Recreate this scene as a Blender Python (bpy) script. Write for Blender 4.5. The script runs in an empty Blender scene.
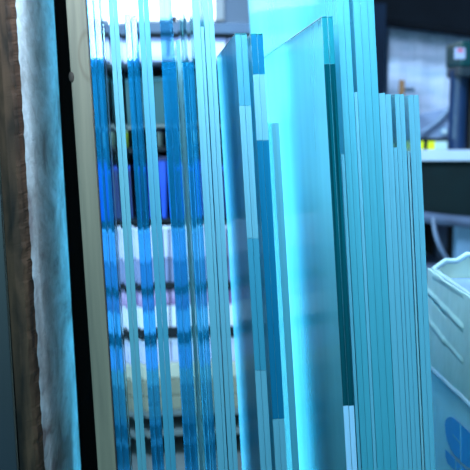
import bpy, bmesh, math, random
from mathutils import Vector, Matrix, noise
random.seed(7)
S = bpy.context.scene
C = S.collection

# ------------------------------------------------------------------ camera
CAM = Vector((0.0, 0.0, 1.1))
YAW, PITCH, FPX = math.radians(4.3), math.radians(6.2), 979.0
cd = bpy.data.cameras.new('camera'); cam = bpy.data.objects.new('camera', cd); C.objects.link(cam)
cam.location = CAM
cam.rotation_euler = (math.pi/2 - PITCH, 0, -YAW)
cd.sensor_width = 24; cd.sensor_height = 24; cd.lens = 24*FPX/470
cd.clip_start = 0.02
cd.dof.use_dof = True; cd.dof.focus_distance = 1.1; cd.dof.aperture_fstop = 6.3
S.camera = cam
RM = cam.rotation_euler.to_matrix()
def ray(px, py): return RM @ Vector(((px-235)/FPX, -(py-235)/FPX, -1))
def at(px, py, Y):
    d = ray(px, py); return CAM + d*(Y/d.y)

# ------------------------------------------------------------------ helpers
def lin(c):
    return tuple(((v/255)/12.92 if v/255 <= .04045 else ((v/255+.055)/1.055)**2.4) for v in c)
def new_mat(name):
    m = bpy.data.materials.new(name); m.use_nodes = True
    n = m.node_tree; n.nodes.clear()
    out = n.nodes.new('ShaderNodeOutputMaterial')
    return m, n, out
def N(n, t, **kw):
    x = n.nodes.new(t)
    for k, v in kw.items(): setattr(x, k, v)
    return x
def mat(name, col, rough=.6, metal=0, var=.12, scale=(6,6,6), detail=4, bump=0.0, col2=None, coat=0, spec=.5, lo=.35, hi=.65):
    m, n, out = new_mat(name)
    b = N(n, 'ShaderNodeBsdfPrincipled')
    c = lin(col)
    c2 = lin(col2) if col2 else tuple(v*(1-var*2) for v in c)
    tc = N(n, 'ShaderNodeTexCoord'); mp = N(n, 'ShaderNodeMapping')
    mp.inputs['Scale'].default_value = scale
    nz = N(n, 'ShaderNodeTexNoise'); nz.inputs['Scale'].default_value = 1; nz.inputs['Detail'].default_value = detail
    cr = N(n, 'ShaderNodeValToRGB')
    cr.color_ramp.elements[0].position = lo; cr.color_ramp.elements[1].position = hi
    cr.color_ramp.elements[0].color = (*c2, 1); cr.color_ramp.elements[1].color = (*c, 1)
    L = n.links.new
    L(tc.outputs['Object'], mp.inputs['Vector']); L(mp.outputs[0], nz.inputs['Vector'])
    L(nz.outputs['Fac'], cr.inputs['Fac']); L(cr.outputs['Color'], b.inputs['Base Color'])
    b.inputs['Roughness'].default_value = rough; b.inputs['Metallic'].default_value = metal
    b.inputs['Specular IOR Level'].default_value = spec
    if bump:
        bp = N(n, 'ShaderNodeBump'); bp.inputs['Strength'].default_value = bump; bp.inputs['Distance'].default_value = .01
        L(nz.outputs['Fac'], bp.inputs['Height']); L(bp.outputs[0], b.inputs['Normal'])
    L(b.outputs[0], out.inputs['Surface'])
    return m
def emit(name, col, s):
    m, n, out = new_mat(name); e = N(n, 'ShaderNodeEmission')
    e.inputs['Color'].default_value = (*lin(col), 1); e.inputs['Strength'].default_value = s
    n.links.new(e.outputs[0], out.inputs['Surface']); return m

def box(bm, x0, x1, y0, y1, z0, z1, bevel=0):
    t = bmesh.new()
    bmesh.ops.create_cube(t, size=1)
    for v in t.verts:
        v.co = Vector(((x0+x1)/2+v.co.x*(x1-x0), (y0+y1)/2+v.co.y*(y1-y0), (z0+z1)/2+v.co.z*(z1-z0)))
    if bevel: bmesh.ops.bevel(t, geom=list(t.edges), offset=bevel, segments=2, affect='EDGES', profile=.7)
    me = bpy.data.meshes.new('t'); t.to_mesh(me); t.free(); bm.from_mesh(me); bpy.data.meshes.remove(me)
def tube(bm, pts, r, seg=12, cap=True):
    rings = []
    pts = [Vector(p) for p in pts]
    for i, p in enumerate(pts):
        d = (pts[min(i+1, len(pts)-1)]-pts[max(i-1, 0)]).normalized()
        a = Vector((0,0,1)) if abs(d.z) < .9 else Vector((1,0,0))
        u = d.cross(a).normalized(); w = d.cross(u)
        rr = r[i] if isinstance(r, (list, tuple)) else r
        rings.append([bm.verts.new(p+(u*math.cos(k*2*math.pi/seg)+w*math.sin(k*2*math.pi/seg))*rr) for k in range(seg)])
    for a, b in zip(rings, rings[1:]):
        for k in range(seg): bm.faces.new((a[k], a[(k+1)%seg], b[(k+1)%seg], b[k]))
    if cap: bm.faces.new(rings[0][::-1]); bm.faces.new(rings[-1])
def obj(name, bm, m, parent=None, smooth=False):
    bmesh.ops.recalc_face_normals(bm, faces=bm.faces)
    me = bpy.data.meshes.new(name); bm.to_mesh(me); bm.free()
    if smooth:
        for p in me.polygons: p.use_smooth = True
    o = bpy.data.objects.new(name, me); C.objects.link(o)
    for mm in (m if isinstance(m, (list, tuple)) else [m]): me.materials.append(mm)
    if parent: o.parent = parent
    return o
def tag(o, label, cat, group=None):
    o['label'] = label; o['category'] = cat
    if group: o['group'] = group
    return o
def thing(name, label, cat, loc=(0,0,0), group=None):
    o = bpy.data.objects.new(name, None); C.objects.link(o); o.location = loc
    o.empty_display_size = .05
    return tag(o, label, cat, group)
def struct(name, bm, m):
    o = obj(name, bm, m); o['kind'] = 'structure'; return o
def bx(*a, bevel=0):
    bm = bmesh.new(); box(bm, *a, bevel=bevel); return bm
def lbox(name, m, parent, o, x0, x1, y0, y1, z0, z1, bevel=0):
    """box given in world coordinates, stored relative to parent's origin o"""
    return obj(name, bx(x0-o[0], x1-o[0], y0-o[1], y1-o[1], z0-o[2], z1-o[2], bevel=bevel), m, parent)

# ------------------------------------------------------------------ materials
def clear_glass(name, absorb, density, rough=0.0, tint=(1,1,1)):
    m, n, out = new_mat(name); L = n.links.new
    g = N(n, 'ShaderNodeBsdfGlass'); g.inputs['IOR'].default_value = 1.5
    g.inputs['Roughness'].default_value = rough; g.inputs['Color'].default_value = (*tint, 1)
    v = N(n, 'ShaderNodeVolumeAbsorption'); v.inputs['Color'].default_value = (*absorb, 1); v.inputs['Density'].default_value = density
    L(g.outputs[0], out.inputs['Surface']); L(v.outputs[0], out.inputs['Volume'])
    return m
def milky_edge(m, col, f):
    """the cut edge that faces out of the row (object -y) is polished but slightly milky"""
    n = m.node_tree; L = n.links.new
    g = [k for k in n.nodes if k.type == 'BSDF_GLASS'][0]; out = [k for k in n.nodes if k.type == 'OUTPUT_MATERIAL'][0]
    d = N(n, 'ShaderNodeBsdfDiffuse'); d.inputs['Color'].default_value = (*lin(col), 1)
    mx = N(n, 'ShaderNodeMixShader')
    tc = N(n, 'ShaderNodeTexCoord'); mp = N(n, 'ShaderNodeMapping'); mp.inputs['Scale'].default_value = (260, 20, 5)
    nz = N(n, 'ShaderNodeTexNoise'); nz.inputs['Scale'].default_value = 1; nz.inputs['Detail'].default_value = 3
    mr = N(n, 'ShaderNodeMapRange'); mr.inputs['From Min'].default_value = .3; mr.inputs['From Max'].default_value = .7
    mr.inputs['To Min'].default_value = f*.6; mr.inputs['To Max'].default_value = f*1.4
    sp = N(n, 'ShaderNodeSeparateXYZ'); L(tc.outputs['Object'], sp.inputs[0])
    lt = N(n, 'ShaderNodeMath', operation='LESS_THAN'); L(sp.outputs[1], lt.inputs[0]); lt.inputs[1].default_value = .0003
    mu = N(n, 'ShaderNodeMath', operation='MULTIPLY'); L(lt.outputs[0], mu.inputs[0]); L(mr.outputs[0], mu.inputs[1])
    L(tc.outputs['Object'], mp.inputs[0]); L(mp.outputs[0], nz.inputs[0]); L(nz.outputs['Fac'], mr.inputs['Value']); L(mu.outputs[0], mx.inputs[0])
    L(g.outputs[0], mx.inputs[1]); L(d.outputs[0], mx.inputs[2]); L(mx.outputs[0], out.inputs['Surface'])
def dusty_glass(name, haze_col, haze=.06, tint=(.95,.99,1), gloss=.3):
    """thin sheet seen through its faces: mostly clear, a film of cutting dust, a soft mirror at grazing angles"""
    m, n, out = new_mat(name); L = n.links.new
    tr = N(n, 'ShaderNodeBsdfTransparent'); tr.inputs['Color'].default_value = (*tint, 1)
    df = N(n, 'ShaderNodeBsdfDiffuse'); df.inputs['Color'].default_value = (*lin(haze_col), 1)
    tl = N(n, 'ShaderNodeBsdfTranslucent'); tl.inputs['Color'].default_value = (*lin(haze_col), 1)
    gl = N(n, 'ShaderNodeBsdfGlossy'); gl.inputs['Roughness'].default_value = .03
    mx0 = N(n, 'ShaderNodeMixShader'); mx0.inputs[0].default_value = .5
    L(df.outputs[0], mx0.inputs[1]); L(tl.outputs[0], mx0.inputs[2])
    tc = N(n, 'ShaderNodeTexCoord'); mp = N(n, 'ShaderNodeMapping'); mp.inputs['Scale'].default_value = (3, 9, 1.2)
    nz = N(n, 'ShaderNodeTexNoise'); nz.inputs['Scale'].default_value = 1; nz.inputs['Detail'].default_value = 5
    L(tc.outputs['Object'], mp.inputs['Vector']); L(mp.outputs[0], nz.inputs['Vector'])
    mr = N(n, 'ShaderNodeMapRange'); mr.inputs['From Min'].default_value = .3; mr.inputs['From Max'].default_value = .7
    mr.inputs['To Min'].default_value = haze*.85; mr.inputs['To Max'].default_value = haze*1.15
    L(nz.outputs['Fac'], mr.inputs['Value'])
    mx1 = N(n, 'ShaderNodeMixShader'); L(mr.outputs[0], mx1.inputs[0]); L(tr.outputs[0], mx1.inputs[1]); L(mx0.outputs[0], mx1.inputs[2])
    fr = N(n, 'ShaderNodeFresnel'); fr.inputs['IOR'].default_value = 1.3
    mu = N(n, 'ShaderNodeMath', operation='MULTIPLY'); mu.inputs[1].default_value = gloss; L(fr.outputs[0], mu.inputs[0])
    mx2 = N(n, 'ShaderNodeMixShader'); L(mu.outputs[0], mx2.inputs[0]); L(mx1.outputs[0], mx2.inputs[1]); L(gl.outputs[0], mx2.inputs[2])
    L(mx2.outputs[0], out.inputs['Surface'])
    return m
def ground(name, col, rough=.45, lo=.86):
    """ground (frosted) glass edge: pale, slightly translucent, fine grinding lines"""
    m, n, out = new_mat(name); L = n.links.new
    b = N(n, 'ShaderNodeBsdfPrincipled'); b.inputs['Roughness'].default_value = rough
    tc = N(n, 'ShaderNodeTexCoord'); mp = N(n, 'ShaderNodeMapping'); mp.inputs['Scale'].default_value = (900, 40, 3)
    nz = N(n, 'ShaderNodeTexNoise'); nz.inputs['Scale'].default_value = 1; nz.inputs['Detail'].default_value = 3
    L(tc.outputs['Object'], mp.inputs['Vector']); L(mp.outputs[0], nz.inputs['Vector'])
    c = lin(col)
    cr = N(n, 'ShaderNodeValToRGB'); cr.color_ramp.elements[0].position = .3; cr.color_ramp.elements[1].position = .7
    cr.color_ramp.elements[0].color = (*[v*lo for v in c], 1); cr.color_ramp.elements[1].color = (*[min(1, v*1.05) for v in c], 1)
    L(nz.outputs['Fac'], cr.inputs['Fac']); L(cr.outputs[0], b.inputs['Base Color'])
    tl = N(n, 'ShaderNodeBsdfTranslucent'); L(cr.outputs[0], tl.inputs['Color'])
    mx = N(n, 'ShaderNodeMixShader'); mx.inputs[0].default_value = .25
    L(b.outputs[0], mx.inputs[1]); L(tl.outputs[0], mx.inputs[2])
    L(mx.outputs[0], out.inputs['Surface'])
    return m
G_BLUE = clear_glass('clear_blue_float_glass', (.02,.68,.92), 9, tint=(.95,.99,1))
G_TEAL = clear_glass('clear_green_float_glass', (.02,.62,.62), 6.0)
milky_edge(G_BLUE, (10,120,180), .28); milky_edge(G_TEAL, (0,85,110), .22)
G_PALE = clear_glass('clear_pale_float_glass', (.25,.80,.95), 3.0)
D_CYAN = dusty_glass('dusty_cyan_glass', (135,215,232), .28, tint=(.9,.985,.99), gloss=.10)
D_HEAVY = dusty_glass('very_dusty_cyan_glass', (135,215,232), .40, tint=(.9,.985,.99), gloss=.10)
D_MILKY = dusty_glass('milky_cyan_glass', (125,205,232), .55, tint=(.9,.985,.99), gloss=.10)
E_PALE = ground('pale_ground_or_glint_edge', (82,150,180))  # frosted edges, and the painted reflection bands on J and K
E_TEALG = ground('grey_teal_ground_edge', (72,140,165))
E_HAZE = ground('dull_cyan_edge', (62,145,175))
E_GREY = ground('greyish_ground_edge', (110,170,195))
E_TEAL = ground('teal_ground_edge', (50,132,166))
E_SKY = ground('sky_blue_ground_edge', (56,150,180))
E_SKY2 = ground('light_sky_blue_ground_edge', (84,160,192))
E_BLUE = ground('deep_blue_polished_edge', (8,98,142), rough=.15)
E_BRIGHT = ground('bright_blue_edge', (30,150,230), rough=.2)
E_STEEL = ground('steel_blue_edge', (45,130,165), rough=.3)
E_DTEAL2 = ground('dark_teal_polished_edge', (20,120,140), rough=.15)
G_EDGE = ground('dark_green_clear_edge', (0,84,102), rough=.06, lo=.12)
E_GLINT = ground('painted_glint_edge', (150,200,240), rough=.1)
E_DTEAL = ground('dark_teal_top_edge', (10,110,125), rough=.2)

# ------------------------------------------------------------------ room
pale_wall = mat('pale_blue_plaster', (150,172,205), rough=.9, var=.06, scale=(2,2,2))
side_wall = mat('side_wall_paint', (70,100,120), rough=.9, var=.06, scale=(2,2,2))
floor_m = mat('concrete_floor', (70,80,86), rough=.7, var=.15, scale=(3,3,3), bump=.1)
ceil_m = mat('dark_ceiling', (30,42,54), rough=.9)
beam_m = mat('dark_duct_metal', (8,14,22), rough=.8, spec=.05)
X0, X1, Y0, Y1, ZC = -2.2, 2.8, -1.6, 5.4, 3.0
struct('floor', bx(X0-.1, X1+.1, Y0-.1, Y1+.1, -.1, 0), floor_m)
struct('ceiling', bx(X0-.1, X1+.1, Y0-.1, Y1+.1, ZC, ZC+.1), ceil_m)
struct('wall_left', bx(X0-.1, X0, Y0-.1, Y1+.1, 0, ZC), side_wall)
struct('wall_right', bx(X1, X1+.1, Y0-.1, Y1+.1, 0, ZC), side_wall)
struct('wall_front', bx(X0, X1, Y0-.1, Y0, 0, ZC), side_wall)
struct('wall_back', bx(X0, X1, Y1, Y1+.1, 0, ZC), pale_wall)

# daylight window high in the back wall
wz0 = at(140, 21, Y1).z; wx0 = at(60, 10, Y1).x; wx1 = at(214, 10, Y1).x
win_glow = emit('bright_daylight', (225,240,255), 5.0)
white_p = mat('white_paint', (215,225,240), rough=.5, var=.03)
w = struct('window_1', bx(wx0, wx1, Y1-.03, Y1-.005, wz0, wz0+.9), win_glow)
bm = bmesh.new()
for a in ((wx0-.05, wx0, wz0-.03, wz0+.95), (wx1, wx1+.05, wz0-.03, wz0+.95), (wx0-.05, wx1+.05, wz0-.035, wz0), (wx0-.05, wx1+.05, wz0+.9, wz0+.95)):
    box(bm, a[0], a[1], Y1-.06, Y1, a[2], a[3])
fr = obj('window_frame', bm, white_p, w)

# dark roof beam along the back, sloping a little down to the right
bm = bmesh.new()
a, b = at(385, 22, 4.6), at(470, 33, 4.6)
sl = (b.z-a.z)/(b.x-a.x)
xl, xr = at(335, 22, 4.6).x, X1
for (xa, xb) in ((xl, xr),):
    vs = []
    for (x, zt) in ((xa, 2.7), (xb, 2.7)):
        for y in (4.5, 4.75):
            vs.append([bm.verts.new((x, y, a.z+sl*(x-a.x))), bm.verts.new((x, y, zt))])
    q = vs
    for f in ((q[0][0], q[2][0], q[2][1], q[0][1]), (q[1][0], q[1][1], q[3][1], q[3][0]), (q[0][0], q[0][1], q[1][1], q[1][0]),
              (q[2][0], q[3][0], q[3][1], q[2][1]), (q[0][1], q[2][1], q[3][1], q[1][1]), (q[0][0], q[1][0], q[3][0], q[2][0])):
        bm.faces.new(f)
struct('trim_1', bm, beam_m)

# ------------------------------------------------------------------ glass sheets
BASE = .165
FY = 1.05
def row_lean(x):        # the whole row leans left, a touch more at its right end
    for lim, deg in ((190, 2.9), (232, 3.0), (275, 3.45), (300, 3.72), (999, 3.83)):
        if x < lim: return math.radians(deg)
def sheet(xa, xb, xc, xd, Y, depth, body, edge, label, top=None, edge_bottom=None, segs=None, top_edge=None,
          name='glass_sheet', group=None, seam=.00009):
    """front edge runs from px xa..xb at row 0 to xc..xd at row 465, on the plane y = Y"""
    A = at((xa+xb)/2, 0, Y); B = at((xc+xd)/2, 465, Y)
    wl, wr = at(xa, 0, Y), at(xb, 0, Y); w2l, w2r = at(xc, 465, Y), at(xd, 465, Y)
    t = ((wr-wl).length + (w2r-w2l).length)/2 - seam
    lean = row_lean((xa+xb+xc+xd)/4)
    M = (A+B)/2
    x_base = M.x + (M.z-BASE)*math.tan(lean)
    lean_deg = math.degrees(lean)
    loc = Vector((x_base, Y, BASE + t/2*abs(math.sin(lean))))
    zt = at(0, top, Y).z if top is not None else (1.43 if depth > .7 else 1.33)
    H = (zt-loc.z)/math.cos(lean)
    root = thing(name, label, 'glass sheet', loc, group)
    root.rotation_euler = (0, -lean, 0)
    off = 0 if edge is None and segs is None else .0016
    b = obj('pane', bx(-t/2, t/2, off, depth, 0, H, bevel=.0004), body, root)
    def zz(py): return (at(0, py, Y).z-loc.z)/math.cos(lean)
    if segs:
        for (p0, p1, m, f) in segs:      # f: part name
            z1 = H if p0 is None else zz(p0); z0 = .0 if p1 is None else zz(p1)
            obj(f, bx(-t/2, t/2, 0, .0015, z0, z1, bevel=.00025), m, root)
    elif edge:
        obj('ground_or_glint_edge', bx(-t/2, t/2, 0, .0015, 0, H, bevel=.00025), edge, root)
    if top_edge:
        obj('top_edge', bx(-t/2, t/2, 0, depth, H+.0002, H+.0016, bevel=.0005), top_edge, root)
    return root, lean_deg, t

SH = []
def put(*a, **k):
    r, l, t = sheet(*a, **k); SH.append((k.get('name', ''), a[0], round(l, 2), round(t*1000, 1), round(r.location.x, 3))); return r

TG = None
# A : two clear blue sheets against the timber batten
put(86.5, 93, 117.5, 123.2, FY, .26, G_BLUE, None, 'clear blue glass sheet pressed against the timber batten, first of the row')
put(93.2, 100, 123.4, 129.2, FY, .26, G_BLUE, None, 'clear blue glass sheet second from the timber batten, touching the first')
put(101.5, 103.2, 130.2, 131.6, FY+.02, .26, G_PALE, None, 'very thin clear sheet just left of the first frosted pair')
# B : frosted pair
put(108, 112.2, 137.5, 142.2, FY, .26, G_PALE, E_TEALG, 'left sheet of the frosted-edge pair nearest the timber batten')
put(112.3, 116.4, 142.4, 147.2, FY, .26, G_PALE, E_TEALG, 'right sheet of the frosted-edge pair nearest the timber batten')
# C : clear pair, tops just in the picture
put(123.6, 130, 152, 157.6, FY+.01, .26, G_BLUE, None, 'clear blue sheet with its top just in view, left one between the two frosted pairs', top=13)
put(130.2, 136.8, 157.8, 163.4, FY+.01, .26, G_BLUE, None, 'clear blue sheet with its top just in view, right one between the two frosted pairs', top=14)
# D : frosted pair
put(138, 143.4, 165, 170.3, FY, .26, G_PALE, E_TEAL, 'left sheet of the teal frosted-edge pair, second pair from the timber batten')
put(143.5, 148.6, 170.5, 176, FY, .26, G_PALE, E_TEAL, 'right sheet of the teal frosted-edge pair, second pair from the timber batten')
# E : thick blue sheet behind, lined clear pair in front of it
put(158.6, 171.2, 185.5, 198, FY+.16, .12, G_BLUE, None, 'thick clear blue sheet standing behind a shorter lined pair')
put(157.6, 164.2, 185, 192.2, FY, .14, G_BLUE, None, 'shorter clear blue sheet left in the lined pair before the thick blue sheet', top=61)
put(164.5, 171, 192.4, 199.5, FY, .14, G_BLUE, None, 'shorter clear blue sheet right in the lined pair before the thick blue sheet', top=61)
put(173.5, 178, 200.3, 203.2, FY+.05, .34, D_CYAN, E_PALE, 'narrow pale sheet standing between the thick blue and the thick dark teal sheets', top=39)
# G
put(178.6, 185, 205, 210.8, FY+.16, .12, G_TEAL, None, 'thick dark teal sheet standing behind a shorter clear pair')
put(179, 185, 205, 210.5, FY, .14, G_BLUE, None, 'shorter clear sheet left in the pair before the dark teal sheet', top=61)
put(185.2, 190.8, 210.7, 216, FY, .14, G_BLUE, None, 'shorter clear sheet right in the pair before the dark teal sheet', top=61)
# H, I frosted
put(191.6, 197.2, 218, 226, FY, .26, G_PALE, E_PALE, 'pale frosted-edge sheet touching the right side of the dark teal sheet')
put(197.4, 201.2, 226.3, 228.6, FY, .26, D_CYAN, E_PALE, 'narrow pale sheet wedged just left of the tall pale frosted pair', top=25)
put(202, 206.7, 229.7, 234.3, FY, .26, D_HEAVY, E_PALE, 'left sheet of the tall pale frosted pair left of the two square-topped sheets')
put(206.9, 211.6, 234.5, 239, FY, .26, D_HEAVY, E_PALE, 'right sheet of the tall pale frosted pair left of the two square-topped sheets')
# J : pale edge segments are reflections painted in as colour
put(232.9, 238.8, 260.4, 265.8, FY, .34, D_MILKY, None, 'square-topped steel blue sheet, left half of the left square-topped pair', top=33,
    segs=[(None, 105, E_STEEL, 'polished_edge'), (105.5, 240, E_PALE, 'ground_or_glint_edge'), (240.5, 375, E_STEEL, 'polished_edge'), (375.5, None, E_PALE, 'ground_or_glint_edge')], top_edge=E_DTEAL)
put(239, 245, 266, 271.6, FY, .34, D_MILKY, None, 'square-topped steel blue sheet, right half of the left square-topped pair', top=33,
    segs=[(None, 105, E_STEEL, 'polished_edge'), (105.5, 240, E_PALE, 'ground_or_glint_edge'), (240.5, 375, E_STEEL, 'polished_edge'), (375.5, None, E_PALE, 'ground_or_glint_edge')], top_edge=E_DTEAL)
# K : blue edge, with its lighter reflection bands painted as pale segments
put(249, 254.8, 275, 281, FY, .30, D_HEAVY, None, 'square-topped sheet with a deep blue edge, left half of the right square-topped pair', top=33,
    segs=[(None, 73, E_BLUE, 'polished_edge'), (73.5, 140, E_PALE, 'ground_or_glint_edge'), (140.5, 425, E_BLUE, 'polished_edge'), (425.5, None, E_PALE, 'ground_or_glint_edge')], top_edge=E_DTEAL)
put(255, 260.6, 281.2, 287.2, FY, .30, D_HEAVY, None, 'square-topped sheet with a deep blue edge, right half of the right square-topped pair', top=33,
    segs=[(None, 73, E_BLUE, 'polished_edge'), (73.5, 140, E_PALE, 'ground_or_glint_edge'), (140.5, 425, E_BLUE, 'polished_edge'), (425.5, None, E_PALE, 'ground_or_glint_edge')], top_edge=E_DTEAL)
# R
put(261.8, 268.5, 294.5, 302, FY+.02, .42, D_CYAN, E_HAZE, 'low pale-edged sheet just right of the right square-topped pair', top=123)
# L : big dark-green edged sheet
LSEG = [(None, 62, E_DTEAL2, 'polished_edge'), (62.4, 413, G_EDGE, 'clear_edge'), (413.4, None, E_GLINT, 'glint_edge')]  # lowest segment: a bright reflection painted as pale edge colour
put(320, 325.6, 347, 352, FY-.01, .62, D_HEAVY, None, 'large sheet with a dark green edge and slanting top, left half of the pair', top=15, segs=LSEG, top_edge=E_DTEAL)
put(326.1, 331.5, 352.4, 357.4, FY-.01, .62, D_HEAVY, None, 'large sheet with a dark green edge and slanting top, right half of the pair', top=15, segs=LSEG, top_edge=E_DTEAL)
# short ones between L and M
put(333, 336, 357.9, 361, FY, .5, D_CYAN, E_SKY2, 'low sheet between the dark green edge and the tall sky blue block', top=155)
# M : two sheets
put(337, 343, 361.5, 367.3, FY, .80, D_HEAVY, E_SKY, 'leftmost tall sheet of the sky blue block right of the dark green edge')
put(343.2, 349, 367.5, 373.3, FY, .80, D_HEAVY, E_SKY, 'second tall sheet from the left in the sky blue block')
put(349.4, 352.8, 373.6, 376.6, FY, .9, D_CYAN, E_SKY2, 'slim lower sheet filling the slot in the middle of the sky blue block', top=91)
# N : three
put(353.2, 359.8, 377, 383.6, FY, 1.15, D_HEAVY, E_SKY, 'third tall sheet of the sky blue block, just right of its slot')
put(360, 366.8, 383.8, 390.6, FY, 1.15, D_CYAN, E_SKY, 'fourth tall sheet of the sky blue block, second from its right side')
put(367, 373.4, 390.8, 397.4, FY, 1.15, D_CYAN, E_SKY, 'rightmost tall sheet of the sky blue block')
# O, P, Q short group
put(374.2, 380.8, 397.6, 403, FY, .3, D_CYAN, E_SKY2, 'low sheet touching the tall sky blue block, first of the low stepped group', top=92)
put(381, 386.8, 403.2, 408, FY, .3, D_CYAN, E_SKY2, 'second sheet of the low stepped group right of the tall block', top=93)
put(387.2, 390.8, 408.3, 411.6, FY, .14, D_CYAN, E_SKY2, 'slim lower sheet in the gap of the low stepped group', top=148)
put(391.2, 396, 411.9, 415.8, FY, .10, D_CYAN, E_SKY2, 'left sheet of the middle pair in the low stepped group', top=93)
put(396.2, 401, 416, 419.9, FY, .10, D_CYAN, E_SKY2, 'right sheet of the middle pair in the low stepped group', top=93)
put(402.5, 404.2, 420.6, 422.5, FY, .12, D_CYAN, E_GREY, 'slim lowest sheet left of the end pair of the row', top=152)
put(405, 410.2, 424.2, 429, FY, .10, D_CYAN, E_SKY2, 'left sheet of the end pair, the far right end of the glass row', top=94)
put(410.4, 415.8, 429.2, 434, FY, .10, D_CYAN, E_SKY2, 'rightmost sheet of the whole glass row, at the far right end', top=94)


# ------------------------------------------------------------------ timber batten, plank, steel sheet beside the glass
def wood(name, c1, c2, scale, bump=.3, rough=.8, knot=None, ring=None):
    m, n, out = new_mat(name); L = n.links.new
    b = N(n, 'ShaderNodeBsdfPrincipled'); b.inputs['Roughness'].default_value = rough
    b.inputs['Specular IOR Level'].default_value = .25
    tc = N(n, 'ShaderNodeTexCoord'); mp = N(n, 'ShaderNodeMapping'); mp.inputs['Scale'].default_value = scale
    nz = N(n, 'ShaderNodeTexNoise'); nz.inputs['Scale'].default_value = 1; nz.inputs['Detail'].default_value = 8; nz.inputs['Distortion'].default_value = .4
    cr = N(n, 'ShaderNodeValToRGB'); cr.color_ramp.elements[0].position = .32; cr.color_ramp.elements[1].position = .66
    cr.color_ramp.elements[0].color = (*lin(c1), 1); cr.color_ramp.elements[1].color = (*lin(c2), 1)
    L(tc.outputs['Object'], mp.inputs['Vector']); L(mp.outputs[0], nz.inputs['Vector']); L(nz.outputs['Fac'], cr.inputs['Fac'])
    col = cr.outputs['Color']
    if ring:      # coffee-coloured stain ring: centre (x, z), radius, squash
        cx, cz, r, sq = ring
        sx = N(n, 'ShaderNodeSeparateXYZ'); L(tc.outputs['Object'], sx.inputs[0])
        def M(op, a, b=None):
            k = N(n, 'ShaderNodeMath', operation=op)
            for i, v in enumerate((a, b)):
                if v is None: continue
                if isinstance(v, (int, float)): k.inputs[i].default_value = v
                else: L(v, k.inputs[i])
            return k.outputs[0]
        dx = M('MULTIPLY', M('SUBTRACT', sx.outputs[0], cx), sq); dz = M('SUBTRACT', sx.outputs[2], cz)
        d = M('SQRT', M('ADD', M('MULTIPLY', dx, dx), M('MULTIPLY', dz, dz)))
        e = M('ABSOLUTE', M('SUBTRACT', d, r))
        f = N(n, 'ShaderNodeMapRange'); f.inputs['From Min'].default_value = 0; f.inputs['From Max'].default_value = .005
        f.inputs['To Min'].default_value = .4; f.inputs['To Max'].default_value = 0; L(e, f.inputs['Value'])
        mx = N(n, 'ShaderNodeMix', data_type='RGBA'); L(f.outputs[0], mx.inputs[0]); L(col, mx.inputs[6]); mx.inputs[7].default_value = (*lin((62,52,46)), 1)
        col = mx.outputs[2]
    L(col, b.inputs['Base Color'])
    bp = N(n, 'ShaderNodeBump'); bp.inputs['Strength'].default_value = bump; bp.inputs['Distance'].default_value = .002
    L(nz.outputs['Fac'], bp.inputs['Height']); L(bp.outputs[0], b.inputs['Normal'])
    L(b.outputs[0], out.inputs['Surface']); return m

def leaning(name, label, cat, xa, xb, xc, xd, Y, depth, m, H=1.5, lean=None, bevel=.001, z0=BASE, jag=None, label_only=None):
    A = at((xa+xb)/2, 0, Y); B = at((xc+xd)/2, 465, Y)
    t = ((at(xb, 0, Y)-at(xa, 0, Y)).length + (at(xd, 465, Y)-at(xc, 465, Y)).length)/2
    lean = lean or math.atan((B.x-A.x)/(A.z-B.z)); M = (A+B)/2
    loc = Vector((M.x+(M.z-z0)*math.tan(lean), Y, z0+t/2*abs(math.sin(lean))))
    root = thing(name, label, cat, loc); root.rotation_euler = (0, -lean, 0)
    return root, t, loc, lean
# batten
root, t, loc, lean = leaning('timber_batten', 'pale planed timber batten standing upright against the left end of the glass row', 'batten', 65.5, 85.2, 97.5, 115.9, 1.035, .04, None, lean=row_lean(100))
def lz(px, py, Y, loc, lean):
    p = at(px, py, Y)-loc
    return (Matrix.Rotation(lean, 3, 'Y') @ p)
rc = lz(84, 56, 1.035, loc, lean)
m_batten = wood('pale_planed_pine', (80,81,75), (98,97,88), (90, 40, 4), ring=(rc.x+.005, rc.z, .024, 2.4))
obj('post', bx(-t/2, t/2, 0, .05, 0, 1.45, bevel=.0022), m_batten, root)
kp = lz(71.5, 77, 1.035, loc, lean)
bm = bmesh.new(); bmesh.ops.create_uvsphere(bm, u_segments=14, v_segments=8, radius=1)
for v in bm.verts: v.co = Vector((kp.x+v.co.x*.0028, -.0003+v.co.y*.0012, kp.z+v.co.z*.0055))
obj('knot', bm, mat('dark_knot', (18,12,9), rough=.8), root, smooth=True)

# rough plank : long broken edge to the camera, grey painted face towards the glass
root, t, loc, lean = leaning('rough_plank', 'weathered thick plank with broken brown edge and worn grey paint, left of the batten', 'plank', -10, 13.0, 19, 43.5, 1.0, .39, None)
bark = wood('broken_brown_wood', (7,5,5), (58,42,32), (70, 70, 14), bump=.5)
mg, n, out = new_mat('worn_grey_blue_paint'); L = n.links.new
b = N(n, 'ShaderNodeBsdfPrincipled'); b.inputs['Roughness'].default_value = .75
tc = N(n, 'ShaderNodeTexCoord'); mp = N(n, 'ShaderNodeMapping'); mp.inputs['Scale'].default_value = (5, 4, 9)
nz = N(n, 'ShaderNodeTexNoise'); nz.inputs['Scale'].default_value = 1; nz.inputs['Detail'].default_value = 9; nz.inputs['Distortion'].default_value = 1.2
cr = N(n, 'ShaderNodeValToRGB')
els = cr.color_ramp.elements
els[0].position = .30; els[0].color = (*lin((112,112,116)), 1); els[1].position = .44; els[1].color = (*lin((146,162,170)), 1)
e = els.new(.58); e.color = (*lin((178,202,214)), 1); e = els.new(.37); e.color = (*lin((112,110,116)), 1)
mp2 = N(n, 'ShaderNodeMapping'); mp2.inputs['Scale'].default_value = (90, 26, 70)
nz2 = N(n, 'ShaderNodeTexNoise'); nz2.inputs['Scale'].default_value = 1; nz2.inputs['Detail'].default_value = 6; nz2.inputs['Distortion'].default_value = .8
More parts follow.
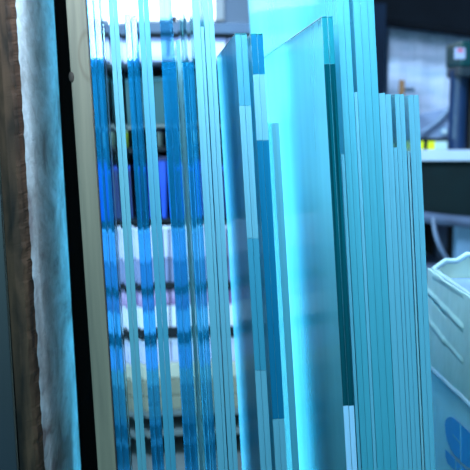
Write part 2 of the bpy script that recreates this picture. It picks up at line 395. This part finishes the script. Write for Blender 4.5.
mx = N(n, 'ShaderNodeMix', data_type='RGBA', blend_type='MULTIPLY'); mx.inputs[0].default_value = .75
cr2 = N(n, 'ShaderNodeValToRGB'); cr2.color_ramp.elements[0].position = .3; cr2.color_ramp.elements[0].color = (.62,.63,.65,1); cr2.color_ramp.elements[1].position = .6
L(tc.outputs['Object'], mp.inputs[0]); L(mp.outputs[0], nz.inputs[0]); L(nz.outputs['Fac'], cr.inputs[0])
L(tc.outputs['Object'], mp2.inputs[0]); L(mp2.outputs[0], nz2.inputs[0]); L(nz2.outputs['Fac'], cr2.inputs[0])
L(cr.outputs[0], mx.inputs[6]); L(cr2.outputs[0], mx.inputs[7]); L(mx.outputs[2], b.inputs['Base Color'])
bp = N(n, 'ShaderNodeBump'); bp.inputs['Strength'].default_value = .6; bp.inputs['Distance'].default_value = .003
L(nz2.outputs['Fac'], bp.inputs['Height']); L(bp.outputs[0], b.inputs['Normal']); L(b.outputs[0], out.inputs[0])
bm = bmesh.new()
nzv = 520; Hp = 1.45
prof = []
for k in range(nzv+1):
    z = Hp*k/nzv
    j = noise.fractal(Vector((0, 3.1, z*90)), 1, 2, 5)*.0015 + noise.noise(Vector((9, 0, z*9)))*.001
    j2 = noise.fractal(Vector((5, 1.1, z*60)), 1, 2, 4)*.0009
    rowv = [bm.verts.new((-t/2, .39, z)), bm.verts.new((-t/2, .002, z)),
            bm.verts.new((-t/6, .0+j2*.5, z)), bm.verts.new((t/6+j, .001-j2*.6, z)), bm.verts.new((t/2-.0045+j, .004+abs(j2), z)),
            bm.verts.new((t/2-.0004, .016+j*4+noise.noise(Vector((4,7,z*55)))*.008, z)), bm.verts.new((t/2+noise.noise(Vector((2,2,z*14)))*.0006, .10, z)), bm.verts.new((t/2, .39, z))]
    prof.append(rowv)
for a, b_ in zip(prof, prof[1:]):
    for q in range(8):
        f = bm.faces.new((a[q], a[(q+1)%8], b_[(q+1)%8], b_[q]))
        f.material_index = 0 if q in (0, 1, 2, 3, 4, 7) else 1
bm.faces.new(prof[0][::-1]); bm.faces.new(prof[-1])
for f in bm.faces:
    if len(f.verts) > 4: f.material_index = 0
o = obj('board', bm, [bark, mg], root)
o.data.shade_smooth() if False else None
# dark blue sheet left of the plank
root, t, loc, lean = leaning('steel_sheet', 'dark blue painted sheet leaning at the far left behind the rough plank edge', 'sheet', -75, -12, -45, 17.5, 1.03, .3, None)
obj('panel', bx(-t/2, t/2, 0, .012, 0, 1.25, bevel=.001), mat('dark_blue_paint', (12,30,46), rough=.5, var=.2, scale=(4,4,4)), root)
# black panel standing in for the shade between plank and batten
root, t, loc, lean = leaning('gap_shade_panel', 'black panel added for the shade in the gap between plank and batten', 'mat', -30, 74, 10, 101, 1.44, .3, None)
GAP_DARK = mat('gap_shade_black', (3,4,5), rough=.9, spec=.05)
obj('shade_sheet', bx(-t/2, t/2, 0, .01, 0, 1.45, bevel=.001), GAP_DARK, root)

# ------------------------------------------------------------------ low stillage the glass stands on
stil = thing('glass_trolley', 'low timber trolley on which the whole glass row stands', 'trolley', (.1, 1.5, 0))
tim = wood('trolley_timber', (70,58,44), (120,100,78), (8, 8, 40))
o0 = (.1, 1.5, 0)
lbox('deck', tim, stil, o0, -.34, .345, .98, 2.30, .125, BASE-.001, .003)
for y in (1.05, 1.6, 2.2): lbox('bearer', tim, stil, o0, -.34, .345, y-.035, y+.035, .085, .125, .002)
for x in (-.27, .29):
    for y in (1.05, 2.2):
        bm = bmesh.new(); tube(bm, [(x-.02-o0[0], y-o0[1], .0425), (x+.02-o0[0], y-o0[1], .0425)], .0425, 20)
        obj('wheel', bm, mat('wheel_rubber', (25,25,28)), stil)

# ------------------------------------------------------------------ background rack with boxes (left half of the picture)
RY = 3.2
def zpx(y, Y=RY): return at(160, y, Y).z
def xpx(x, Y=RY): return at(x, 150, Y).x
dark_metal = mat('dark_painted_steel', (14,22,30), rough=.7, spec=.15)
rack = thing('storage_rack', 'dark steel storage rack behind the left half of the glass row', 'rack', (xpx(210), RY+.2, 0))
o0 = tuple(rack.location)
rx0, rx1 = xpx(62), xpx(334)
for x in (rx0, rx1-.04):
    for y in (RY+.01, RY+.42): lbox('upright', dark_metal, rack, o0, x, x+.04, y, y+.04, 0, zpx(20), .002)
shelf_rows = [(33.2, 35.5), (124.5, 127.5), (147.5, 151), (218.8, 222), (283, 288.5), (328, 337), (410.5, 416), (431, 436)]
grey_steel = mat('grey_steel_shelf', (78,90,96), rough=.5)
for i, (ya, yb) in enumerate(shelf_rows):
    mm = grey_steel if i >= 6 or i == 1 else dark_metal
    lbox('shelf', mm, rack, o0, rx0+.041, rx1-.041, RY, RY+.45, zpx(yb), zpx(ya), .002)
lbox('back_panel', mat('dark_teal_backing', (6,26,34), rough=.8), rack, o0, rx0, rx1, RY+.465, RY+.475, .05, zpx(22))
lbox('top_beam', mat('slate_blue_steel', (60,80,110), rough=.5), rack, o0, rx0+.041, rx1-.041, RY, RY+.03, zpx(32.8), zpx(22), .002)

lav = mat('lavender_white_card', (150,156,196), rough=.7, var=.05, scale=(8,8,30))
lav2 = mat('grey_lavender_card', (95,106,148), rough=.7, var=.08, scale=(8,8,30))
pinkc = mat('pinkish_card', (145,128,172), rough=.7, var=.08, scale=(20,8,20), col2=(92,68,118))
whitec = mat('white_card', (172,178,205), rough=.7, var=.03)
bluec = mat('royal_blue_plastic', (15,60,165), rough=.35, var=.15)
navyc = mat('navy_plastic', (8,28,80), rough=.4, var=.15)
tanc = mat('tan_timber', (100,102,92), rough=.7, var=.1, scale=(30,6,6))
cream = mat('cream_timber', (145,148,140), rough=.7, var=.06, scale=(30,6,6))
def carton(xa, xb, ytop, ybot, m, name, label, cat, group, lid=None, dy=.0, dep=.4, cleat=None):
    x0, x1, z0, z1 = xpx(xa), xpx(xb), zpx(ybot)+.0006, zpx(ytop)-.0006
    loc = ((x0+x1)/2, RY+.012+dy+dep/2, z0)
    r = thing(name, label, cat, loc, group)
    w = (x1-x0)/2
    obj('body', bx(-w, w, -dep/2, dep/2, 0, z1-z0-(.012 if lid else 0), bevel=.003), m, r)
    if lid: obj('lid', bx(-w-.002, w+.002, -dep/2-.003, dep/2, z1-z0-.0118, z1-z0, bevel=.002), lid, r)
    return r
rows = [ # ytop, ybot, material, kind, wording
 (35.5-0, 33.2+0, None, None, None),
]
def shelf_row(items):
    for it in items: carton(*it)
cols = [(76, 119, 'left'), (121, 168, 'second from the left'), (170, 226, 'second from the right'), (229, 318, 'right')]
def rowof(y0, y1, m, kind, cat, word, place, lid=None, dep=.4, names=cols):
    for (a, b, pos) in names:
        carton(a, b, y0, y1, m, kind, f'{word}, {pos} one {place}', cat, None, lid, dep=dep)
rowof(40, 60, lav, 'storage_box', 'box', 'lilac-white flat box', 'high on a plate above the dark recess of the rack', dep=.3) if False else None
# top tier: lilac boxes stand on a pale board over the dark recess
lbox('shelf', lav, rack, o0, rx0+.041, rx1-.041, RY, RY+.45, zpx(61), zpx(57), .002)
rowof(37, 57, whitec, 'storage_box', 'box', 'white flat box', 'on the topmost rack shelf', lid=lav2)
# the recess: a dark green crate and small white and yellow tins
for (a, b, lab) in ((82, 112, 'dark green plastic crate at the left of the dark recess of the rack'), (139, 172, 'dark green plastic crate in the middle of the dark recess of the rack')):
    carton(a, b, 76, 124.5, mat('dark_green_plastic', (4,62,72), rough=.5), 'plastic_crate', lab, 'crate', None, lid=mat('teal_rim', (10,90,110), rough=.4), dy=.05, dep=.3)
def tin(px, y0, y1, r, m, mc, label):
    x = xpx(px); z0, z1 = zpx(y1), zpx(y0)
    root = thing('tin_can', label, 'can', (x, RY+.1, z0))
    bm = bmesh.new(); tube(bm, [(0,0,0), (0,0,z1-z0-.006)], r, 20); obj('can_body', bm, m, root)
    bm = bmesh.new(); tube(bm, [(0,0,z1-z0-.0058), (0,0,z1-z0)], r*1.05, 20); obj('lid', bm, mc, root)
yel = mat('yellow_paint', (215,215,20), rough=.5, var=.08); whp = mat('white_paint_can', (215,230,225), rough=.4)
tin(128.5, 130, 147.5, .018, yel, whp, 'small yellow tin with white lid on the narrow rack shelf')
tin(112, 130, 147.5, .02, whp, lav2, 'small white tin left of the yellow tin on the rack')
tin(175, 12.5, 33, .011, mat('dark_brown_plastic', (28,24,26), rough=.5), lav2, 'dark bottle with pale cap on the top of the rack')
tin(154, 43, 57, .012, mat('dark_slate_plastic', (30,34,44), rough=.5), lav2, 'small dark jar before the white boxes on the upper rack shelf')
tin(156, 131, 147.5, .02, whp, lav2, 'small white tin right of the yellow tin on the rack')
rowof(157, 218.8, bluec, 'plastic_crate', 'crate', 'royal blue plastic crate', 'on the rack shelf under the tins', lid=navyc, dep=.3, names=[(86, 114, 'left'), (149, 166, 'narrow right')])
rowof(166, 218.8, navyc, 'plastic_crate', 'crate', 'navy plastic crate', 'on the rack shelf under the tins', lid=bluec, dep=.3, names=[(117, 146, 'left'), (176, 226, 'middle'), (233, 310, 'right')])
rowof(259, 283, lav2, 'storage_box', 'box', 'grey-lavender flat box', 'on the shelf below the crates')
rowof(226, 258.7, lav, 'storage_box', 'box', 'white lidded box', 'on a grey-lavender box', lid=whitec)
rowof(306.2, 328, whitec, 'storage_box', 'box', 'white flat box', 'under a pinkish box in the rack')
rowof(290, 306, pinkc, 'storage_box', 'box', 'pinkish marked flat box', 'lying on a white box')
rowof(339, 363, lav, 'storage_box', 'box', 'lavender-white flat box', 'lying on the tan timber planks', lid=whitec) 
# timber planks in a pile (long, run across the rack)
for i, (a, b, m, w) in enumerate(((363.2, 379, cream, 'cream timber beam on top of the beam pile of the rack'), (379.3, 396, tanc, 'tan timber beam in the middle of the beam pile of the rack'), (396.3, 410.5, tanc, 'tan timber beam at the bottom of the beam pile of the rack'))):
    tag(obj('timber_beam', bx(rx0+.045, rx1-.045, RY+.005, RY+.4, zpx(b)+.0005, zpx(a)-.0005, bevel=.006), m), w, 'beam')

# ------------------------------------------------------------------ right background: workbench / saw with pale board, pole, tray
BY = 3.4
def bz(y, Y=BY): return at(450, y, Y).z
def bX(x, Y=BY): return at(x, 150, Y).x
bench = thing('work_bench', 'machine bench with white table edge and dark green skirt at the right', 'bench', (bX(430), BY+.3, 0))
o0 = tuple(bench.location)
whiteE = mat('white_table_edge', (165,178,204), rough=.4, var=.03)
lbox('table_top', whiteE, bench, o0, bX(350), bX(520), BY, BY+.64, bz(161), bz(150), .004)
lbox('skirt', mat('dark_green_enamel', (2,22,28), rough=.7, spec=.2, var=.25, scale=(5,5,5)), bench, o0, bX(350), bX(520), BY+.02, BY+.06, bz(222), bz(161.3), .002)
gry = mat('grey_enamel', (75,88,118), rough=.5)
bm = bmesh.new()
tube(bm, [Vector((bX(350), BY-.01, bz(206)))-Vector(o0), Vector((bX(440), BY-.01, bz(219)))-Vector(o0), Vector((bX(520), BY-.01, bz(227)))-Vector(o0)], .02, 8)
obj('rail', bm, gry, bench)
for (xa, xb) in ((462.5, 478), (346, 356)): lbox('leg', mat('pale_grey_enamel', (100,130,165), rough=.5), bench, o0, bX(xa), bX(xb), BY+.03, BY+.09, 0, bz(222.5), .004)
for y in (BY+.52,):
    for (xa, xb) in ((480, 492), (346, 356)): lbox('leg', gry, bench, o0, bX(xa), bX(xb), y, y+.05, 0, bz(161.3), .004)
lbox('void_shade_panel', mat('black_void_panel', (4,7,12), rough=.8), bench, o0, bX(350), bX(520), BY+.6, BY+.63, .02, bz(162))  # black panel stands in for the deep shade under the bench
lbox('lower_shelf', gry, bench, o0, bX(356), bX(462), BY+.03, BY+.5, bz(277), bz(268), .003)
# curved hose / pipe
bm = bmesh.new(); pts = []
for k in range(15):
    u = k/14
    px_ = 433.5 + 1.0*u + 19*u**2.2; py_ = 217 + 50*u
    p = at(px_, py_, BY-.06-.02*math.sin(u*3)); pts.append(p-Vector(o0))
tube(bm, pts, .0075, 10)
obj('bent_pipe', bm, mat('grey_hose', (92,106,136), rough=.45), bench, smooth=True)
# big pale board leaning behind (light sheet metal)
m_pan, n, out = new_mat('pale_weave_panel'); L = n.links.new
b = N(n, 'ShaderNodeBsdfPrincipled'); b.inputs['Roughness'].default_value = .7
tc = N(n, 'ShaderNodeTexCoord'); mp = N(n, 'ShaderNodeMapping'); mp.inputs['Scale'].default_value = (1.6, 1, 9)
nz = N(n, 'ShaderNodeTexNoise'); nz.inputs['Scale'].default_value = 3; nz.inputs['Detail'].default_value = 5
cr = N(n, 'ShaderNodeValToRGB'); cr.color_ramp.elements[0].position = .3; cr.color_ramp.elements[1].position = .6
cr.color_ramp.elements[0].color = (*lin((150,178,212)), 1); cr.color_ramp.elements[1].color = (*lin((188,204,238)), 1)
L(tc.outputs['Object'], mp.inputs[0]); L(mp.outputs[0], nz.inputs[0]); L(nz.outputs['Fac'], cr.inputs[0]); L(cr.outputs[0], b.inputs['Base Color']); L(b.outputs[0], out.inputs[0])
PY = 4.9
bm = bmesh.new()
nx = 60; x0, x1 = at(388, 100, PY).x, at(500, 100, PY).x; z0, z1 = at(400, 149, PY).z-.4, at(400, 8, PY).z
grid = [[bm.verts.new((x0+(x1-x0)*i/nx, PY + .006*math.sin(i*2.1)+.01*math.sin(i*.5+j*.3), z0+(z1-z0)*j/12)) for j in range(13)] for i in range(nx+1)]
for i in range(nx):
    for j in range(12): bm.faces.new((grid[i][j], grid[i+1][j], grid[i+1][j+1], grid[i][j+1]))
o = obj('sheet_curtain', bm, m_pan, smooth=True); md = o.modifiers.new('solid', 'SOLIDIFY'); md.thickness = .004
tag(o, 'pale blue-white hanging curtain behind the machine bench', 'curtain')
# drum pole machine: navy column with green head
col = thing('pillar_machine', 'navy machine column with a green motor head standing on the white bench top', 'machine', (bX(460, 3.5), 3.5, bz(150)))
o0 = tuple(col.location)
navy = mat('navy_enamel', (16,40,78), rough=.35, var=.1)
bm = bmesh.new()
p0, p1 = at(456.5, 150, 3.5)-Vector(o0), at(459.5, 70, 3.5)-Vector(o0)
p0.z = 0
tube(bm, [p0, p1], .033, 24); obj('column', bm, navy, col, smooth=False)
bm = bmesh.new()
tube(bm, [p0+Vector((.063,.02,0)), p1+Vector((.063,.02,0))], .026, 16); obj('rear_column', bm, mat('black_enamel', (5,7,10), rough=.5), col)
a, b_ = at(453, 43, 3.5)-Vector(o0), at(490, 68, 3.5)-Vector(o0)
obj('motor_head', bx(a.x, b_.x, -.09, .09, b_.z, a.z, bevel=.012), mat('green_enamel', (3,52,58), rough=.35), col)
a, b_ = at(452, 67, 3.5)-Vector(o0), at(490, 78, 3.5)-Vector(o0)
obj('motor_collar', bx(a.x, b_.x, -.085, .07, b_.z, a.z-.002, bevel=.01), mat('dark_grey_enamel', (18,34,48), rough=.5), col)
a = at(460.5, 51, 3.4)-Vector(o0)
bm = bmesh.new(); box(bm, a.x-.019, a.x+.02, -.0925, -.0905, a.z-.027, a.z+.012, bevel=.0008)
lb = obj('plate', bm, mat('label_white', (150,158,195), rough=.4), col)
bm = bmesh.new(); box(bm, a.x-.009, a.x+.012, -.0935, -.0926, a.z-.004, a.z+.009, bevel=.0004)
obj('red_mark', bm, mat('label_red', (180,90,120), rough=.4), lb)
# tray / strut / boss : pale casting with diagonal arm
cast = thing('saw_guard', 'pale flat casting with a round boss and diagonal brace on the bench top', 'guard', (bX(430, 3.75), 3.75, bz(150)))
o0 = tuple(cast.location)
lc = mat('light_cast_alu', (112,130,165), rough=.5, var=.08)
bm = bmesh.new()
pl = [at(x, y, 3.75)-Vector(o0) for x, y in ((405, 141), (405, 118), (428, 112), (452, 108), (454, 141))]
f0 = [bm.verts.new((p.x, 0, p.z)) for p in pl]; f1 = [bm.verts.new((p.x, .02, p.z)) for p in pl]
bm.faces.new(f0); bm.faces.new(f1[::-1])
for i in range(5): bm.faces.new((f0[i], f0[(i+1)%5], f1[(i+1)%5], f1[i]))
obj('casting', bm, lc, cast)
bm = bmesh.new(); tube(bm, [at(421, 133, 3.73)-Vector(o0), at(437, 122, 3.73)-Vector(o0), at(456, 101, 3.73)-Vector(o0)], .008, 8)
obj('brace', bm, mat('blue_grey_steel', (95,120,155), rough=.4), cast)
a = at(444, 131.5, 3.74)-Vector(o0)
bm = bmesh.new(); tube(bm, [(a.x, -.012, a.z), (a.x, 0, a.z)], .015, 20); bs = obj('boss', bm, mat('boss_steel', (120,150,180), rough=.3), cast)
bm = bmesh.new(); tube(bm, [(a.x, -.018, a.z), (a.x, -.0125, a.z)], .007, 16); obj('bolt_head', bm, mat('bright_steel', (225,240,245), rough=.2, metal=.3), bs)
a, b_ = at(404, 138, 3.74)-Vector(o0), at(456, 141.5, 3.74)-Vector(o0)
obj('lower_bar', bx(a.x, b_.x, -.01, -.001, b_.z, a.z), dark_metal, cast)
# yellow spirit level with dark and pale blocks
lev = thing('spirit_level', 'yellow bar with dark and pale blocks lying along the white bench edge', 'spirit level', (bX(425), BY+.06, bz(150)))
o0 = tuple(lev.location)
zb = bz(150); zt = bz(141.5)
for (xa, xb, m, nm) in ((396, 427, yel, 'body'), (427.2, 431, dark_metal, 'end_block'), (431.2, 438.5, yel, 'body'), (438.7, 451, mat('pale_green_plastic', (170,195,200)), 'grip')):
    lbox(nm, m, lev, o0, bX(xa), bX(xb), BY+.045, BY+.075, zb+.0005, zt, .001)
# wooden stick and clamp bar behind low sheets
st = thing('wooden_stake', 'short brown wooden stake sticking up behind the low glass sheets', 'stake', (at(401.5, 100, 3.6).x, 3.6, bz(150)))
a = at(401.8, 80, 3.6); 
obj('stick', bx(-.009, .009, -.009, .009, .0, a.z-st.location.z, bevel=.002), mat('brown_wood', (130,92,60)), st)
a = at(404, 88, 3.6)-st.location; b_ = at(414, 91.5, 3.6)-st.location
obj('cross_bar', bx(a.x, b_.x, -.01, .01, b_.z, a.z, bevel=.002), mat('dark_blue_grey', (40,62,84)), st)
# dark cabinet behind tall sheets on the right (dark area between sheets and curtain)
cab = thing('dark_cabinet', 'tall dark blue cabinet standing between the glass row and the pale curtain', 'cabinet', (at(372, 60, 4.1).x, 4.25, 0))
o0 = tuple(cab.location); x0, x1 = at(352, 60, 4.1).x, at(386, 60, 4.1).x
cm = mat('dark_blue_cabinet', (10,22,38), rough=.8, spec=.05, var=.2, scale=(3,3,3))
lbox('carcass', cm, cab, o0, x0, x1, 4.11, 4.28, 0, 1.62, .004)
lbox('door', cm, cab, o0, x0+.005, x1-.005, 4.09, 4.109, .05, 1.6, .003)

# ------------------------------------------------------------------ wrapped bundle at the lower right
FD = math.atan((225-162)/979.0)         # direction of its long face
c_far = at(435.5, 271, 1.55)
du = Vector((-math.sin(FD)*-1*1, 0, 0))
dirn = Vector((math.sin(FD), math.cos(FD), 0))     # away from the camera
nrm = Vector((-math.cos(FD), math.sin(FD), 0))     # out of the long face, to the left
Lb, Wb, Ht = .62, .40, c_far.z
bund = thing('wrapped_bundle', 'foil wrapped bundle with a blue emblem standing at the right end of the glass row', 'bundle', (c_far.x, c_far.y, 0))
bo = Vector(bund.location)
def onface(px, py, off=0.0):
    d = ray(px, py); t_ = (c_far-CAM).dot(nrm)/d.dot(nrm); return CAM+d*t_+nrm*off-bo
def fold(p0, p1, amp, w):   # returns function of local (u,z)
    a, b = onface(*p0), onface(*p1)
    ua, za, ub, zb_ = -a.dot(dirn), a.z, -b.dot(dirn), b.z
    def f(u, z):
        vx, vz = ub-ua, zb_-za; tt = max(0, min(1, ((u-ua)*vx+(z-za)*vz)/(vx*vx+vz*vz)))
        d = math.hypot(u-ua-tt*vx, z-za-tt*vz); return .6*amp*math.exp(-(d/w)**2)
    return f
folds = [fold((434, 291), (470, 327), .004, .004), fold((436, 296), (452, 316), -.004, .003), fold((431, 315), (452, 342), .004, .004),
         fold((451, 340), (470, 361), .0025, .003),
         fold((448, 278), (462, 284), .003, .003), fold((440, 275), (470, 293), .003, .005)]
def face_sheet(u0, u1, zf0, zf1, off, m, name, fl, nu=150, nz_=110, rough=1, thick=.003):
    bm = bmesh.new(); g = []
    for i in range(nu+1):
        u = u0+(u1-u0)*i/nu; col_ = []
        for j in range(nz_+1):
            z = zf0(u)+(zf1(u)-zf0(u))*j/nz_
            d = off + sum(f(u, z) for f in fl)*1.0 + noise.fractal(Vector((u*22, z*14, 3)), 1, 2, 3)*.0012*rough
            p = -dirn*u + nrm*d; col_.append(bm.verts.new((p.x, p.y, z)))
        g.append(col_)
    for i in range(nu):
        for j in range(nz_): bm.faces.new((g[i][j], g[i+1][j], g[i+1][j+1], g[i][j+1]))
    o = obj(name, bm, m, bund, smooth=True); md = o.modifiers.new('solid', 'SOLIDIFY'); md.thickness = thick; md.offset = -1
    return o
wrap_m = mat('pale_green_wrap_film', (180,206,208), rough=.4, var=.06, scale=(9,9,9), bump=.12)
box_m = mat('blue_grey_printed_film', (205,240,255), rough=.45, var=.06, scale=(5,5,5), bump=.06)
# core block
bm = bmesh.new(); t4 = [(-.0, -.006), (0, -Wb), (Lb, -Wb), (Lb, -.006)]
vb = [];
for (u, w_) in t4:
    p = -dirn*u + nrm*w_; vb.append((bm.verts.new((p.x, p.y, .0)), bm.verts.new((p.x, p.y, Ht-.012))))
bm.faces.new([v[0] for v in vb]); bm.faces.new([v[1] for v in vb][::-1])
for i in range(4): bm.faces.new((vb[i][0], vb[(i+1)%4][0], vb[(i+1)%4][1], vb[i][1]))
obj('core', bm, mat('slate_blue_contents', (105,130,175), rough=.6, var=.06, scale=(20,20,20)), bund)
ua, ub = onface(432, 363), onface(464, 392)
za, zb_ = ua.z, ub.z; k_ = (zb_-za)/((-ub.dot(dirn))-(-ua.dot(dirn)))
zedge = lambda u: za + k_*(u-(-ua.dot(dirn)))
face_sheet(-.012, Lb, lambda u: .02, lambda u: max(.4, zedge(u)+.01), .001, box_m, 'printed_film', [fold((432, 371), (462, 397), .003, .003)], rough=.7)
wr = face_sheet(-.014, Lb, lambda u: zedge(u)-.0005, lambda u: Ht+.003, .0075, wrap_m, 'wrapping', folds, rough=.9)
# rolled hem of the wrapping
bm = bmesh.new()
tube(bm, [(-dirn*u+nrm*.010+Vector((0,0,zedge(u)+.0006*math.sin(u*60)))) for u in [(-.014+(Lb+.014)*k/40) for k in range(41)]], .0042, 10)
obj('hem', bm, mat('pale_hem', (195,215,240), rough=.35), wr, smooth=True)
# rolled rim round the top + far side wall
rim = []
for k in range(30):
    u = Lb-(Lb+.0)*k/29; rim.append(-dirn*u+nrm*.004+Vector((0,0,Ht+.002)))
for k in range(1, 24):
    w_ = Wb*k/23; rim.append(dirn*.004-nrm*w_+Vector((0,0,Ht+.006+.02*min(1, w_/.05)+.004*noise.noise(Vector((w_*40, 0, 0)))*2)))
bm = bmesh.new(); tube(bm, rim, [.0045+.0008*noise.noise(Vector((i*.7, 0, 5))) for i in range(len(rim))], 10)
obj('rim', bm, mat('pale_rim_film', (165,190,205), rough=.25, var=.05), bund, smooth=True)
bm = bmesh.new(); g = []
for i in range(30):
    w_ = Wb*i/29; col_ = []
    for j in range(20):
        z = .02+(Ht+.004+.02*min(1, w_/.05)-.02)*j/19
        p = dirn*(.006+.004*noise.noise(Vector((w_*20, z*20, 1))))-nrm*w_; col_.append(bm.verts.new((p.x, p.y, z)))
    g.append(col_)
for i in range(29):
    for j in range(19): bm.faces.new((g[i][j], g[i+1][j], g[i+1][j+1], g[i][j+1]))
o = obj('end_film', bm, wrap_m, bund, smooth=True); md = o.modifiers.new('solid', 'SOLIDIFY'); md.thickness = .002
# emblem
blue_ink = mat('blue_ink', (0,150,240), rough=.4, var=.04)
def decal(pts, name, m, off):
    bm = bmesh.new(); bm.faces.new([bm.verts.new(onface(x, y, off)) for x, y in pts])
    r = bmesh.ops.extrude_face_region(bm, geom=list(bm.faces)); 
    for v in r['geom']:
        if isinstance(v, bmesh.types.BMVert): v.co += nrm*.0004
    return obj(name, bm, m, bund)
decal([(447.8,424),(448.6,420),(450.6,417.6),(453.3,416.8),(456.5,418),(460,420.8),(464,424.4),(468,428),(474,434),(480,442),(484,452),(485,462),(483,470),(478,471),(470,466.5),(464,461.5),(458,455.5),(453.5,449),(450.3,441),(448.4,432)], 'emblem_leaf', blue_ink, .0042)
decal([(448.3,449.5),(452,452.8),(456,457),(459,460.4),(464,465),(470,470),(476,475),(478,482),(470,482),(462,474),(455,468),(450.5,463),(448.6,457)], 'emblem_leaf', blue_ink, .0042)
for pts in ([(463.2,424),(464,424.6),(464.3,462),(463.4,461.3)], [(455.5,434.5),(456.1,434),(463.4,442.6),(463.2,443.6)], [(458.4,459),(459,459.8),(459.4,472),(458.6,471.5)], [(463.4,463.5),(464.1,464),(464.4,477),(463.6,476)]):
    decal(pts, 'emblem_line', mat('pale_ink', (110,180,225), rough=.4), .0047)

# ------------------------------------------------------------------ lights
def area(name, loc, target, sx, sy, e, col):
    d = bpy.data.lights.new(name, 'AREA'); d.shape = 'RECTANGLE'; d.size = sx; d.size_y = sy; d.energy = e; d.color = col
    o = bpy.data.objects.new(name, d); C.objects.link(o); o.location = loc
    o.rotation_euler = (Vector(target)-Vector(loc)).to_track_quat('-Z', 'Y').to_euler(); return o
area('tube_light_front', (.05, .86, 1.38), (.05, 1.1, 1.1), .3, .04, 4.8, (.80,.88,1))
area('front_fill', (.05, -.35, 1.65), (.1, 1.2, 1.0), .5, .3, 11, (.48,.90,.93))  # added fill near the camera for plank, batten and edge fronts
area('left_fill', (-.25, -.8, 1.5), (.4, 1.4, .8), .4, .4, 36, (.48,.90,.93))  # added fill with no fitting, brightens the bundle's left face
area('haze_fill', (-.4, 1.6, 2.8), (.2, 1.6, 1.0), .9, .4, 250, (.58,.86,1))  # unseen light added overhead to brighten the hazy panes
area('side_fill', (-1.1, 2.2, .62), (.3, 1.45, .75), .5, .8, 105, (.42,.84,.95))  # unseen light added at the side to lift the lower haze
area('room_fill', (.2, 2.2, 2.7), (.1, 3.4, .9), 2.2, .4, 30, (.62,.76,1))  # general fill added for the rack, no fitting in the room
area('curtain_fill', (1.45, 3.5, 1.66), (1.35, 4.9, 1.4), .9, .08, 13, (.66,.84,1))  # unseen fill added to brighten the curtain below the beam
w = bpy.data.worlds.new('world'); S.world = w; w.use_nodes = True
w.node_tree.nodes['Background'].inputs[0].default_value = (.35,.7,.85,1); w.node_tree.nodes['Background'].inputs[1].default_value = .2

S.view_settings.view_transform = 'Standard'; S.view_settings.look = 'None'
S.view_settings.gamma = 1; S.view_settings.exposure = -0.1; S.view_settings.use_curve_mapping = False
S.cycles.max_bounces = 32; S.cycles.transmission_bounces = 32; S.cycles.glossy_bounces = 16
S.cycles.diffuse_bounces = 4; S.cycles.transparent_max_bounces = 128
